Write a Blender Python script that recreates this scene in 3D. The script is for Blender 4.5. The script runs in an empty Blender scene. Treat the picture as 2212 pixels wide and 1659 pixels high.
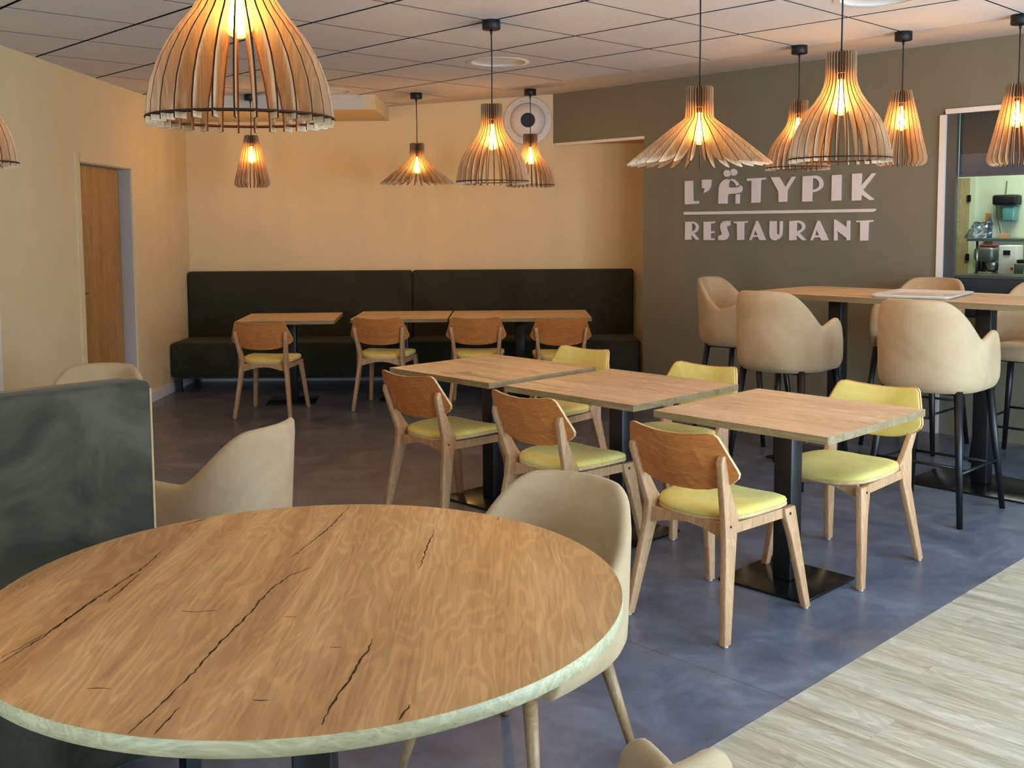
import bpy, bmesh, math, random
from mathutils import Vector, Matrix

random.seed(7)
scene = bpy.context.scene
COL = bpy.context.collection
pi = math.pi

# ------------------------------------------------------------------ camera
IMG_W = 2212.0
F_PX, CY_PX = 2248.16, 672.51
PITCH, ROLL = math.radians(4.8226), math.radians(-0.3894)
CAM_H = 1.556
CEIL = 2.694
fw = Vector((0, math.cos(PITCH), -math.sin(PITCH)))
rt = Vector((1, 0, 0))
upv = rt.cross(fw)
r2 = rt * math.cos(ROLL) + upv * math.sin(ROLL)
u2 = -rt * math.sin(ROLL) + upv * math.cos(ROLL)
cam_data = bpy.data.cameras.new('camera')
cam = bpy.data.objects.new('camera', cam_data)
COL.objects.link(cam)
M = Matrix.Identity(4)
for i in range(3):
    M[i][0], M[i][1], M[i][2] = r2[i], u2[i], -fw[i]
M[2][3] = CAM_H
cam.matrix_world = M
cam_data.sensor_fit = 'HORIZONTAL'
cam_data.sensor_width = 36.0
cam_data.lens = 36.0 * F_PX / IMG_W
cam_data.shift_y = (CY_PX - 829.5) / IMG_W
cam_data.clip_start = 0.05
scene.camera = cam

# ------------------------------------------------------------------ room axes
# the ceiling grid, tables and right-hand wall run along A (right and towards
# the camera) and B (right and away); the left and back walls follow x and y
AV = Vector((0.6958, -0.7183, 0.0))
BV = Vector((0.7183, 0.6958, 0.0))
def AB(a, b, z=0.0):
    return Vector((AV.x * a + BV.x * b, AV.y * a + BV.y * b, z))
RZ_B = math.atan2(-BV.x, BV.y)          # facing +B
RZ_A = math.atan2(-AV.x, AV.y)          # facing +A
ROT_AB = math.atan2(AV.y, AV.x)         # local x -> A

# ------------------------------------------------------------------ world, daylight, exposure
world = bpy.data.worlds.new('World')
scene.world = world
world.use_nodes = True
bgn = world.node_tree.nodes['Background']
bgn.inputs[0].default_value = (0.62, 0.80, 1.0, 1)
bgn.inputs[1].default_value = 1.0
WIN_A = 0.75                              # plane of the window wall
WINDOWS = [(1.6, 3.4), (3.8, 6.3)]       # B ranges
REAR_B = -2.6                            # wall behind the camera
REAR_WIN = (-2.5, -0.5)                  # A range of its window
WIN_Z = (0.12, 2.35)
for (b0, b1) in WINDOWS:
    ld = bpy.data.lights.new('daylight', 'AREA')
    ld.shape = 'RECTANGLE'
    ld.size, ld.size_y = b1 - b0, WIN_Z[1] - WIN_Z[0]
    ld.energy = 50.0 * (b1 - b0)
    ld.color = (0.55, 0.74, 1.0)
    lo = bpy.data.objects.new('daylight', ld)
    COL.objects.link(lo)
    lo.location = AB(WIN_A + 0.30, (b0 + b1) / 2, (WIN_Z[0] + WIN_Z[1]) / 2)
    # light points along -A
    zax = AV.copy(); yax = Vector((0, 0, 1)); xax = yax.cross(zax)
    R = Matrix((xax, yax, zax)).transposed()
    lo.rotation_euler = R.to_euler()
ld = bpy.data.lights.new('daylight', 'AREA')
ld.shape = 'RECTANGLE'
ld.size, ld.size_y = REAR_WIN[1] - REAR_WIN[0], WIN_Z[1] - WIN_Z[0]
ld.energy = 58.0 * (REAR_WIN[1] - REAR_WIN[0])
ld.color = (0.55, 0.74, 1.0)
lo = bpy.data.objects.new('daylight', ld)
COL.objects.link(lo)
lo.location = AB((REAR_WIN[0] + REAR_WIN[1]) / 2, REAR_B - 0.25, (WIN_Z[0] + WIN_Z[1]) / 2)
zax = -BV; yax = Vector((0, 0, 1)); xax = yax.cross(zax)
lo.rotation_euler = Matrix((xax, yax, zax)).transposed().to_euler()
vs = scene.view_settings
vs.view_transform = 'Standard'
vs.look = 'None'
vs.gamma = 1.0
vs.use_curve_mapping = False
vs.exposure = 0.96
BULB = 172.0                              # brightness of the glowing filaments

# ------------------------------------------------------------------ materials
def lin(r, g, b):
    f = lambda c: (c / 255 / 12.92) if c / 255 <= 0.04045 else ((c / 255 + 0.055) / 1.055) ** 2.4
    return (f(r), f(g), f(b), 1.0)
MATS = {}
class NT:
    def __init__(s, name):
        s.m = bpy.data.materials.new(name); s.m.use_nodes = True
        s.t = s.m.node_tree; s.b = s.t.nodes['Principled BSDF']; s.out = s.t.nodes['Material Output']
        MATS[name] = s.m
    def n(s, typ, **kw):
        nd = s.t.nodes.new(typ)
        for k, v in kw.items():
            if k.startswith('_'): setattr(nd, k[1:], v)
            else: nd.inputs[k.replace('__', ' ')].default_value = v
        return nd
    def l(s, a, ao, b, bi): s.t.links.new(a.outputs[ao], b.inputs[bi])
    def coords(s, scale=(1, 1, 1), rot=(0, 0, 0), obj=True, rnd=0.0):
        tc = s.n('ShaderNodeTexCoord'); mp = s.n('ShaderNodeMapping')
        mp.inputs['Scale'].default_value = scale; mp.inputs['Rotation'].default_value = rot
        s.l(tc, 'Object' if obj else 'Generated', mp, 'Vector')
        if rnd:
            oi = s.n('ShaderNodeObjectInfo'); mu = s.n('ShaderNodeMath', _operation='MULTIPLY')
            mu.inputs[1].default_value = rnd
            s.l(oi, 'Random', mu, 0)
            cb = s.n('ShaderNodeCombineXYZ'); s.l(mu, 0, cb, 0); s.l(mu, 0, cb, 1)
            s.l(cb, 0, mp, 'Location')
        return mp
    def noise(s, mp, scale, detail=3, rough=.55, dist=0.0):
        nd = s.n('ShaderNodeTexNoise', Scale=scale, Detail=detail, Roughness=rough, Distortion=dist)
        s.l(mp, 0, nd, 'Vector'); return nd
    def ramp(s, src, so, stops):
        r = s.n('ShaderNodeValToRGB'); e = r.color_ramp.elements
        while len(e) < len(stops): e.new(0.5)
        for i, (p, c) in enumerate(stops): e[i].position = p; e[i].color = c
        s.l(src, so, r, 0); return r
    def mix(s, a, ao, b, bo, fac=None, fo=0, val=.5, typ='MIX'):
        m = s.n('ShaderNodeMix', _data_type='RGBA', _blend_type=typ)
        m.inputs[0].default_value = val
        s.t.links.new(a.outputs[ao], m.inputs[6]); s.t.links.new(b.outputs[bo], m.inputs[7])
        if fac is not None: s.t.links.new(fac.outputs[fo], m.inputs[0])
        return m
    def bump(s, src, so, strength=.1, dist=.01):
        b = s.n('ShaderNodeBump', Strength=strength, Distance=dist)
        s.l(src, so, b, 'Height'); s.l(b, 0, s.b, 'Normal'); return b

def plain(name, rgb, rough=.6, metal=0, spec=.5, var=.0, scale=6, bump=0, coat=0):
    k = NT(name); c = lin(*rgb)
    k.b.inputs['Roughness'].default_value = rough
    k.b.inputs['Metallic'].default_value = metal
    k.b.inputs['Specular IOR Level'].default_value = spec
    k.b.inputs['Coat Weight'].default_value = coat
    mp = k.coords()
    nz = k.noise(mp, scale, 4)
    lo_ = tuple(x * (1 - var) for x in c[:3]) + (1,); hi = tuple(min(1, x * (1 + var)) for x in c[:3]) + (1,)
    r = k.ramp(nz, 0, [(.3, lo_), (.7, hi)]); k.l(r, 0, k.b, 'Base Color')
    if bump:
        n2 = k.noise(mp, 180, 3); k.bump(n2, 0, bump, .002)
    return k.m

def oak(name, dark, mid, light, grain='x', crack=.0, rough=.45, rnd=3.0, scale=1.0):
    """oak laminate: streaks, fine pores, cathedral figure and dark cracks along the grain"""
    k = NT(name)
    g = scale
    ax = lambda lo_, hi: tuple((lo_ if c == grain else hi) * g for c in 'xyz')
    sc = ax(.55, 7)
    mp = k.coords(sc, rnd=rnd)
    n1 = k.noise(mp, 1.6, 5, .6, .6)
    r1 = k.ramp(n1, 0, [(.28, lin(*dark)), (.5, lin(*mid)), (.74, lin(*light))])
    # cathedral bands
    mp2 = k.coords(ax(.5, 2.6), rnd=rnd)
    n2 = k.noise(mp2, 2.2, 3, .5, .3)
    wv = k.n('ShaderNodeMath', _operation='MULTIPLY'); wv.inputs[1].default_value = 130.0
    k.l(n2, 0, wv, 0)
    sn = k.n('ShaderNodeMath', _operation='SINE'); k.l(wv, 0, sn, 0)
    rs = k.ramp(sn, 0, [(.0, (.80, .80, .80, 1)), (.75, (1, 1, 1, 1))])
    m1 = k.mix(r1, 0, rs, 0, val=.75, typ='MULTIPLY')
    # fine pores
    mp3 = k.coords(ax(6, 160), rnd=rnd)
    n3 = k.noise(mp3, 1.0, 3, .6)
    r3 = k.ramp(n3, 0, [(.32, (.70, .66, .62, 1)), (.5, (1, 1, 1, 1))])
    m2 = k.mix(m1, 2, r3, 0, val=.7, typ='MULTIPLY')
    last = m2
    if crack:
        mp4 = k.coords(ax(.42, 4.2), rot=(0, 0, .0), rnd=rnd)
        n4 = k.noise(mp4, .9, 3.5, .42, .1)
        d = k.n('ShaderNodeMath', _operation='SUBTRACT'); d.inputs[1].default_value = .5; k.l(n4, 0, d, 0)
        ab = k.n('ShaderNodeMath', _operation='ABSOLUTE'); k.l(d, 0, ab, 0)
        n5 = k.noise(mp4, 1.7, 2)
        th = k.n('ShaderNodeMapRange'); th.inputs[1].default_value = .47; th.inputs[2].default_value = .62
        th.inputs[3].default_value = 0.0; th.inputs[4].default_value = .007
        k.l(n5, 0, th, 0)
        lt = k.n('ShaderNodeMath', _operation='SUBTRACT'); k.l(th, 0, lt, 0); k.l(ab, 0, lt, 1)
        sm = k.n('ShaderNodeMapRange'); sm.inputs[1].default_value = -.0035; sm.inputs[2].default_value = .003
        sm.inputs[3].default_value = 0; sm.inputs[4].default_value = crack
        k.l(lt, 0, sm, 0)
        dk = k.n('ShaderNodeRGB'); dk.outputs[0].default_value = lin(62, 42, 26)
        last = k.mix(m2, 2, dk, 0, fac=sm)
    k.t.links.new(last.outputs[2], k.b.inputs['Base Color'])
    k.b.inputs['Roughness'].default_value = rough
    k.bump(n3, 0, .12, .002)
    return k.m

def velvet(name, rgb, rgb2, sheen=.5, sheen_rgb=(200, 195, 180), patch=3.0, rough=.85):
    k = NT(name)
    mp = k.coords(rnd=5.0)
    n1 = k.noise(mp, patch, 4, .6, .8)
    r1 = k.ramp(n1, 0, [(.34, lin(*rgb)), (.66, lin(*rgb2))])
    n2 = k.noise(mp, 420, 2)
    r2_ = k.ramp(n2, 0, [(.3, (.86, .86, .86, 1)), (.7, (1, 1, 1, 1))])
    m = k.mix(r1, 0, r2_, 0, val=.7, typ='MULTIPLY')
    k.t.links.new(m.outputs[2], k.b.inputs['Base Color'])
    k.b.inputs['Roughness'].default_value = rough
    k.b.inputs['Specular IOR Level'].default_value = .15
    k.b.inputs['Sheen Weight'].default_value = sheen
    k.b.inputs['Sheen Roughness'].default_value = .45
    k.b.inputs['Sheen Tint'].default_value = lin(*sheen_rgb)
    k.bump(n2, 0, .12, .001)
    return k.m

plain('wall_cream', (218, 197, 152), .85, spec=.2, var=.02, bump=.04)
plain('wall_olive', (122, 120, 100), .8, spec=.25, var=.03, bump=.05)
plain('wall_white', (215, 212, 204), .8, spec=.2, var=.02)
plain('trim_white', (226, 222, 214), .45, var=.01)
plain('ceiling_tile', (216, 211, 204), .9, spec=.1, var=.03, scale=30, bump=.08)
plain('ceiling_void', (38, 34, 30), .9, spec=.1)
plain('plaster', (210, 202, 192), .85, spec=.2, var=.02)
plain('black_metal', (16, 17, 18), .38, spec=.5, var=.1, scale=40)
plain('black_plate', (14, 15, 15), .22, spec=.5, var=.1, scale=10)
plain('black_plastic', (20, 20, 21), .5, spec=.4)
plain('cord_black', (14, 13, 13), .7)
plain('steel', (170, 170, 168), .3, metal=1)
plain('dark_frame', (74, 82, 86), .4, metal=.3)
plain('pane_blue_reflection', (62, 76, 88), .30, spec=.3)  # bluish reflection low in the hatch glass, painted as flat colour
plain('pane_grey_reflection', (50, 58, 60), .35, spec=.3, var=.12, scale=3)  # ceiling mirrored in the hatch glass, put into a plain grey
plain('crack_dark', (66, 44, 26), .8, spec=.1, var=.2, scale=60)
plain('bulkhead_white', (206, 198, 182), .8, spec=.2)
oak('kitchen_door', (170, 152, 104), (184, 166, 118), (196, 178, 130), 'z', rough=.5, rnd=0)
plain('counter_blue', (40, 54, 70), .3, spec=.6)
plain('sign_grey', (228, 220, 218), .55, var=.02, scale=12)
plain('jamb_grey', (176, 168, 160), .5, var=.02)
plain('tray_white', (222, 220, 214), .25)
plain('vent_white', (214, 206, 192), .45)
plain('kitchen_wall', (206, 214, 186), .7, var=.02)
plain('kitchen_steel', (120, 128, 118), .35, metal=.6)
plain('teal_tank', (88, 142, 140), .15, spec=.7)
plain('orange_paper', (222, 140, 48), .8)
plain('blue_plastic', (30, 90, 160), .4)
plain('red_cloth', (150, 34, 44), .8)
plain('white_card', (214, 214, 206), .7)
plain('tan_card', (196, 164, 116), .8)
plain('brown_cable', (60, 50, 40), .7)
plain('fin_burnt', (58, 34, 20), .8, spec=.1)
plain('collar_brown', (104, 74, 50), .8, spec=.1, var=.1)

oak('oak_round', (168, 122, 74), (196, 150, 96), (218, 176, 120), 'y', crack=0, rough=.42, rnd=0)
oak('oak_table', (196, 164, 122), (222, 194, 152), (238, 216, 182), 'x', crack=.45, rough=.45, rnd=3.7)
oak('oak_edge', (130, 108, 72), (152, 130, 90), (170, 148, 106), 'x', rough=.55, rnd=2.0, scale=1.4)
oak('oak_round_edge', (186, 178, 134), (196, 189, 146), (204, 198, 156), 'x', rough=.5, rnd=2.0, scale=1.4)
oak('oak_door', (160, 116, 62), (178, 132, 74), (192, 146, 86), 'z', rough=.5, rnd=0)
oak('beech', (186, 140, 96), (200, 154, 108), (211, 167, 122), 'z', rough=.45, rnd=4.0, scale=1.6)
oak('ply_back', (192, 114, 52), (206, 127, 60), (216, 140, 70), 'x', rough=.4, rnd=4.0, scale=1.3)
oak('ply_rim', (206, 170, 118), (222, 186, 134), (232, 200, 150), 'x', rough=.5, rnd=4.0)
oak('fin_wood', (196, 158, 116), (214, 178, 136), (226, 194, 154), 'z', rough=.6, rnd=5.0, scale=1.5)
oak('plank_wood', (166, 154, 130), (194, 183, 158), (213, 204, 182), 'x', crack=.25, rough=.42, rnd=9.0, scale=.9)
oak('leg_oak', (140, 108, 70), (164, 130, 88), (180, 146, 104), 'z', rough=.45, rnd=4.0, scale=1.6)
oak('grey_oak', (110, 100, 86), (136, 126, 110), (156, 146, 130), 'x', rough=.6, rnd=2.0, scale=1.6)
velvet('velvet_beige', (176, 148, 110), (194, 168, 130), .25, (235, 220, 195))
velvet('velvet_lime', (218, 200, 102), (234, 219, 132), .25, (235, 225, 170), patch=5)
velvet('velvet_olive', (46, 46, 34), (58, 58, 44), .35, (120, 128, 112), patch=2.2)
velvet('velvet_olive_daylit', (42, 42, 32), (84, 80, 64), .3, (130, 150, 146), patch=3.6)  # lighter, mottled copy of the olive velvet, cool daylight put into its tint

def vinyl():
    k = NT('vinyl')
    mp = k.coords()
    n1 = k.noise(mp, 2.6, 8, .7, .6)
    r1 = k.ramp(n1, 0, [(.3, lin(76, 80, 92)), (.52, lin(103, 108, 120)), (.72, lin(132, 137, 148))])
    n2 = k.noise(mp, 14, 5, .7)
    r2_ = k.ramp(n2, 0, [(.35, (.85, .85, .85, 1)), (.7, (1.0, 1.0, 1.0, 1))])
    m = k.mix(r1, 0, r2_, 0, val=.8, typ='MULTIPLY')
    k.t.links.new(m.outputs[2], k.b.inputs['Base Color'])
    rr = k.ramp(n2, 0, [(.3, (.28, .28, .28, 1)), (.7, (.40, .40, .40, 1))])
    k.l(rr, 0, k.b, 'Roughness')
    k.b.inputs['Specular IOR Level'].default_value = .55
    n3 = k.noise(mp, 90, 3); k.bump(n3, 0, .06, .002)
vinyl()

def glow(name, rgb, strength):
    k = NT(name)
    k.b.inputs['Base Color'].default_value = (0, 0, 0, 1)
    k.b.inputs['Emission Color'].default_value = rgb + (1,)
    k.b.inputs['Emission Strength'].default_value = strength
glow('filament', (1.0, .60, .23), BULB)
glow('kitchen_tube', (.90, 1.0, .80), 27.0)

def seeglass(name, tint, gloss, rough=.02, glow_=None, gs=0.0):
    k = NT(name); t = k.t
    t.nodes.remove(k.b)
    tr = k.n('ShaderNodeBsdfTransparent'); tr.inputs[0].default_value = tint + (1,)
    gl = k.n('ShaderNodeBsdfGlossy'); gl.inputs['Roughness'].default_value = rough
    mx = k.n('ShaderNodeMixShader'); mx.inputs[0].default_value = gloss
    k.l(tr, 0, mx, 1); k.l(gl, 0, mx, 2)
    if glow_:
        em = k.n('ShaderNodeEmission'); em.inputs[0].default_value = glow_ + (1,); em.inputs[1].default_value = gs
        ad = k.n('ShaderNodeAddShader'); k.l(mx, 0, ad, 0); k.l(em, 0, ad, 1); k.l(ad, 0, k.out, 0)
    else: k.l(mx, 0, k.out, 0)
seeglass('amber_glass', (1.0, .78, .40), .05, glow_=(1.0, .42, .07), gs=2.2)
seeglass('window_glass', (.95, .97, .97), .06)
seeglass('plastic_bag', (.62, .70, .80), .25, .2)

# ------------------------------------------------------------------ mesh helpers
def mats(m): return [MATS[x] for x in ([m] if isinstance(m, str) else m)]
class MB:
    def __init__(s): s.v = []; s.f = []; s.mi = []; s.sm = []
    def add(s, vs_, fs, mi=0, smooth=False):
        o = len(s.v); s.v += [tuple(x) for x in vs_]
        for f in fs: s.f.append(tuple(i + o for i in f)); s.mi.append(mi); s.sm.append(smooth)
    def box(s, x0, x1, y0, y1, z0, z1, mi=0, fn=None):
        vs_ = [Vector((x, y, z)) for x in (x0, x1) for y in (y0, y1) for z in (z0, z1)]
        if fn: vs_ = [fn(*p) for p in vs_]
        s.add(vs_, [(0, 1, 3, 2), (4, 6, 7, 5), (0, 4, 5, 1), (2, 3, 7, 6), (0, 2, 6, 4), (1, 5, 7, 3)], mi)
        return s
    def boxab(s, a0, a1, b0, b1, z0, z1, mi=0): return s.box(a0, a1, b0, b1, z0, z1, mi, fn=AB)
    def prism(s, pts, ext, mi=0, mi_side=None, smooth=False):
        """pts: 3d polygon, ext: extrusion vector"""
        n = len(pts); pts = [Vector(p) for p in pts]; e = Vector(ext)
        s.add(pts + [p + e for p in pts], [tuple(range(n - 1, -1, -1)), tuple(range(n, 2 * n))], mi)
        o = len(s.v) - 2 * n
        for i in range(n):
            j = (i + 1) % n
            s.f.append((o + i, o + j, o + n + j, o + n + i)); s.mi.append(mi if mi_side is None else mi_side); s.sm.append(smooth)
        return s
    def lathe(s, prof, seg=24, mi=0, smooth=True, c=(0, 0, 0), capb=True, capt=True):
        vs_ = []; fs = []
        for (r, z) in prof:
            for i in range(seg):
                a = 2 * pi * i / seg; vs_.append((c[0] + r * math.cos(a), c[1] + r * math.sin(a), c[2] + z))
        for k in range(len(prof) - 1):
            for i in range(seg):
                j = (i + 1) % seg
                fs.append((k * seg + i, k * seg + j, (k + 1) * seg + j, (k + 1) * seg + i))
        s.add(vs_, fs, mi, smooth); o = len(s.v) - len(vs_)
        if capb: s.f.append(tuple(o + i for i in range(seg - 1, -1, -1))); s.mi.append(mi); s.sm.append(False)
        if capt: s.f.append(tuple(o + (len(prof) - 1) * seg + i for i in range(seg))); s.mi.append(mi); s.sm.append(False)
        return s
    def tube(s, pts, rad, seg=10, mi=0):
        """round bar through pts; rad: number or list"""
        pts = [Vector(p) for p in pts]; n = len(pts)
        rads = rad if isinstance(rad, (list, tuple)) else [rad] * n
        vs_ = []
        for i, p in enumerate(pts):
            d = (pts[min(i + 1, n - 1)] - pts[max(i - 1, 0)]).normalized()
            ref = Vector((0, 0, 1)) if abs(d.z) < .9 else Vector((1, 0, 0))
            x = d.cross(ref).normalized(); y = d.cross(x)
            for k in range(seg):
                a = 2 * pi * k / seg; vs_.append(p + (x * math.cos(a) + y * math.sin(a)) * rads[i])
        fs = [(i * seg + k, i * seg + (k + 1) % seg, (i + 1) * seg + (k + 1) % seg, (i + 1) * seg + k) for i in range(n - 1) for k in range(seg)]
        s.add(vs_, fs, mi, True); o = len(s.v) - len(vs_)
        s.f.append(tuple(o + k for k in range(seg - 1, -1, -1))); s.mi.append(mi); s.sm.append(False)
        s.f.append(tuple(o + (n - 1) * seg + k for k in range(seg))); s.mi.append(mi); s.sm.append(False)
        return s
    def loft(s, rings, mi=0, smooth=True, cap=True):
        n = len(rings[0]); vs_ = [p for r in rings for p in r]
        fs = [(i * n + k, i * n + (k + 1) % n, (i + 1) * n + (k + 1) % n, (i + 1) * n + k) for i in range(len(rings) - 1) for k in range(n)]
        s.add(vs_, fs, mi, smooth); o = len(s.v) - len(vs_)
        if cap:
            s.f.append(tuple(o + k for k in range(n - 1, -1, -1))); s.mi.append(mi); s.sm.append(smooth)
            s.f.append(tuple(o + (len(rings) - 1) * n + k for k in range(n))); s.mi.append(mi); s.sm.append(smooth)
        return s
    def mesh(s, name):
        me = bpy.data.meshes.new(name); me.from_pydata(s.v, [], s.f)
        me.polygons.foreach_set('material_index', s.mi); me.polygons.foreach_set('use_smooth', s.sm)
        bm = bmesh.new(); bm.from_mesh(me); bmesh.ops.recalc_face_normals(bm, faces=bm.faces); bm.to_mesh(me); bm.free()
        return me
    def build(s, name, m, parent=None, bevel=0, seg=2):
        me = s.mesh(name)
        if bevel:
            bm = bmesh.new(); bm.from_mesh(me)
            bmesh.ops.bevel(bm, geom=[e for e in bm.edges if len(e.link_faces) == 2 and e.calc_face_angle(0) > .5],
                            offset=bevel, segments=seg, profile=.5, affect='EDGES', clamp_overlap=True)
            for f in bm.faces: f.smooth = seg > 1
            bm.to_mesh(me); bm.free()
        return obj(name, me, m, parent)
def obj(name, me, m, parent=None):
    if m is not None and not me.materials:
        for x in mats(m): me.materials.append(x)
    o = bpy.data.objects.new(name, me); COL.objects.link(o)
    if parent is not None: o.parent = parent
    return o
def tag(o, label=None, cat=None, group=None, kind=None):
    if label: o['label'] = label
    if cat: o['category'] = cat
    if group: o['group'] = group
    if kind: o['kind'] = kind
    return o
def thing(name, label, cat, loc=(0, 0, 0), rz=0.0, group=None):
    o = bpy.data.objects.new(name, None); COL.objects.link(o)
    o.empty_display_size = .1
    o.location = loc; o.rotation_euler = (0, 0, rz)
    return tag(o, label, cat, group)
def children_of(root, pool): return [o for o in pool if o.parent == root]
def copy_tree(root, loc, rz, label, group=None):
    r = root.copy(); COL.objects.link(r); r.location = loc; r.rotation_euler = (0, 0, rz)
    r['label'] = label
    if group: r['group'] = group
    for ch in list(root.children):
        c = ch.copy(); COL.objects.link(c); c.parent = r
        for g in list(ch.children):
            d = g.copy(); COL.objects.link(d); d.parent = c
    return r
def struct(o): o['kind'] = 'structure'; return o
def clip(poly, planes):
    """clip a 2d polygon by half planes (nx, ny, d): nx*x+ny*y <= d"""
    for (nx, ny, d) in planes:
        out = []
        for i, p in enumerate(poly):
            q = poly[(i + 1) % len(poly)]
            sp = nx * p[0] + ny * p[1] - d; sq = nx * q[0] + ny * q[1] - d
            if sp <= 0: out.append(p)
            if sp * sq < 0:
                t = sp / (sp - sq); out.append((p[0] + (q[0] - p[0]) * t, p[1] + (q[1] - p[1]) * t))
        poly = out
        if len(poly) < 3: return []
    return poly

# ================================================================== THE SETTING
XL, YB = -3.2, 10.35           # left and back wall planes
BG = 7.5                       # olive wall plane (B)
A_BACK = REAR_B                  # wall behind the camera (B)
PL_ROOM = [(-1, 0, -XL), (0, 1, YB)]
def half_a_lt(a): return (AV.x, AV.y, a)
def half_a_gt(a): return (-AV.x, -AV.y, -a)
def half_b_lt(b): return (BV.x, BV.y, b)
def half_b_gt(b): return (-BV.x, -BV.y, -b)
def ab_rect(a0, a1, b0, b1): return [tuple(AB(a, b)[:2]) for a, b in ((a0, b0), (a1, b0), (a1, b1), (a0, b1))]
def slab(poly, z0, z1, side=None): return MB().prism([(p[0], p[1], z0) for p in poly], (0, 0, z1 - z0), mi=0, mi_side=side)

# ---- floor: sub-floor with vinyl sheets and pale planks
WOOD_A = -1.733
big = ab_rect(-14, 2.2, A_BACK - .1, 10.2)
fl = struct(slab(clip(big, PL_ROOM), -.12, -.012).build('floor', 'ceiling_void'))
for (b0, b1) in ((A_BACK - .1, 2.9245), (2.9265, 10.2)):
    slab(clip(ab_rect(-14, WOOD_A - .001, b0, b1), PL_ROOM), -.012, 0).build('vinyl_sheet', 'vinyl', fl)
pw, plen = .182, 1.22
row = 0
b = A_BACK
while b < 7.5:
    off = (row * .437) % plen
    a = WOOD_A - off
    while a < WIN_A:
        a0, a1 = max(a, WOOD_A), min(a + plen, WIN_A)
        if a1 - a0 > .004 and not (a0 > .3 and b < 0):
            me = MB().box(0, a1 - a0 - .0005, 0, min(pw, 7.5 - b) - .0005, -.012, .0).mesh('plank')
            o = obj('plank', me, 'plank_wood', fl)
            o.location = AB(a0, b); o.rotation_euler = (0, 0, ROT_AB)
        a += plen
    b += pw; row += 1

# ---- ceiling: tiles in a grid, sloping plaster border by the olive wall
TILE, GA, GB = .709, -3.661, 3.370
B_EDGE = GB + 4 * TILE
ce = struct(slab(clip(ab_rect(-14, WIN_A, A_BACK, B_EDGE + .02), PL_ROOM), CEIL + .018, CEIL + .10).build('ceiling', 'ceiling_void'))
DOWN = [(-5.43, 5.142), (-7.557, 5.142), (-2.594, 5.142), (-4.012, 2.306), (-1.885, 2.306)]
def disc_hole_tile(a0, a1, b0, b1, ca, cb, r, z0, z1, seg=28):
    m = MB(); ring = [(ca + r * math.cos(2 * pi * i / seg), cb + r * math.sin(2 * pi * i / seg)) for i in range(seg)]
    def edge(ang):
        dx, dy = math.cos(ang), math.sin(ang)
        t = min(((a1 - ca) / dx) if dx > 1e-9 else ((a0 - ca) / dx if dx < -1e-9 else 9e9),
                ((b1 - cb) / dy) if dy > 1e-9 else ((b0 - cb) / dy if dy < -1e-9 else 9e9))
        return (ca + dx * t, cb + dy * t)
    angs = sorted(set([2 * pi * i / seg for i in range(seg)] + [math.atan2(y - cb, x - ca) % (2 * pi) for x in (a0, a1) for y in (b0, b1)]))
    out = [edge(t) for t in angs]; inn = [(ca + r * math.cos(t), cb + r * math.sin(t)) for t in angs]
    n = len(angs); vs_ = [AB(*p, z0) for p in out] + [AB(*p, z0) for p in inn] + [AB(*p, z1) for p in out] + [AB(*p, z1) for p in inn]
    fs = []
    for i in range(n):
        j = (i + 1) % n
        fs += [(i, j, n + j, n + i), (2 * n + i, 3 * n + i, 3 * n + j, 2 * n + j), (i, 2 * n + i, 2 * n + j, j), (n + i, n + j, 3 * n + j, 3 * n + i)]
    m.add(vs_, fs)
    for q in range(len(m.f)): m.mi[q] = 1 if q % 4 == 2 else 0
    return m
for i in range(-9, 4):
    for j in range(-9, 16):
        a0, a1 = GA - TILE * j + .006, GA - TILE * (j - 1) - .006
        b0, b1 = GB + TILE * i + .010, GB + TILE * (i + 1) - .010
        if a0 > WIN_A or b1 < A_BACK: continue
        poly = clip(ab_rect(a0, min(a1, WIN_A), max(b0, A_BACK), b1), PL_ROOM)
        if not poly: continue
        hit = [d for d in DOWN if a0 < d[0] < a1 and b0 < d[1] < b1]
        if hit:
            disc_hole_tile(a0, a1, b0, b1, hit[0][0], hit[0][1], .205, CEIL, CEIL + .016).build('ceiling_tile', ['ceiling_tile', 'ceiling_void'], ce)
        else:
            slab(poly, CEIL, CEIL + .016, 1).build('ceiling_tile', ['ceiling_tile', 'ceiling_void'], ce)
def zslope(b): return CEIL + .0945 * (b - B_EDGE)
for j in range(-9, 12):
    a0, a1 = GA - TILE * j + .0015, GA - TILE * (j - 1) - .0015
    if a0 > WIN_A: continue
    poly = clip(ab_rect(a0, min(a1, WIN_A), B_EDGE + .002, BG), PL_ROOM)
    if not poly: continue
    pts = [Vector((p[0], p[1], zslope(Vector((p[0], p[1], 0)).dot(BV)))) for p in poly]
    MB().prism(pts, (0, 0, .02)).build('border_panel', 'plaster', ce)

# ---- recessed ceiling lights (unlit)
for k, (a, b_) in enumerate(DOWN[:3]):
    lab = ['unlit round recessed ceiling light above the middle of the room behind a pendant cord',
           'unlit round recessed ceiling light at the far left before the white bulkhead',
           'unlit round recessed ceiling light cut by the top right picture edge'][k]
    t = thing('recessed_light', lab, 'ceiling light', AB(a, b_, CEIL), 0, 'round recessed lights in the ceiling tiles')
    MB().lathe([(.225, -.004), (.225, .001), (.196, .001), (.192, -.004)], 40, capb=False, capt=False).lathe([(.192, -.004), (.225, -.004)], 40, smooth=False, capb=False, capt=False).build('rim', 'vent_white', t)
    MB().lathe([(.197, .0), (.185, .010), (.12, .0145), (.02, .0155)], 40, capb=False).build('reflector', 'tray_white', t)

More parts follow.
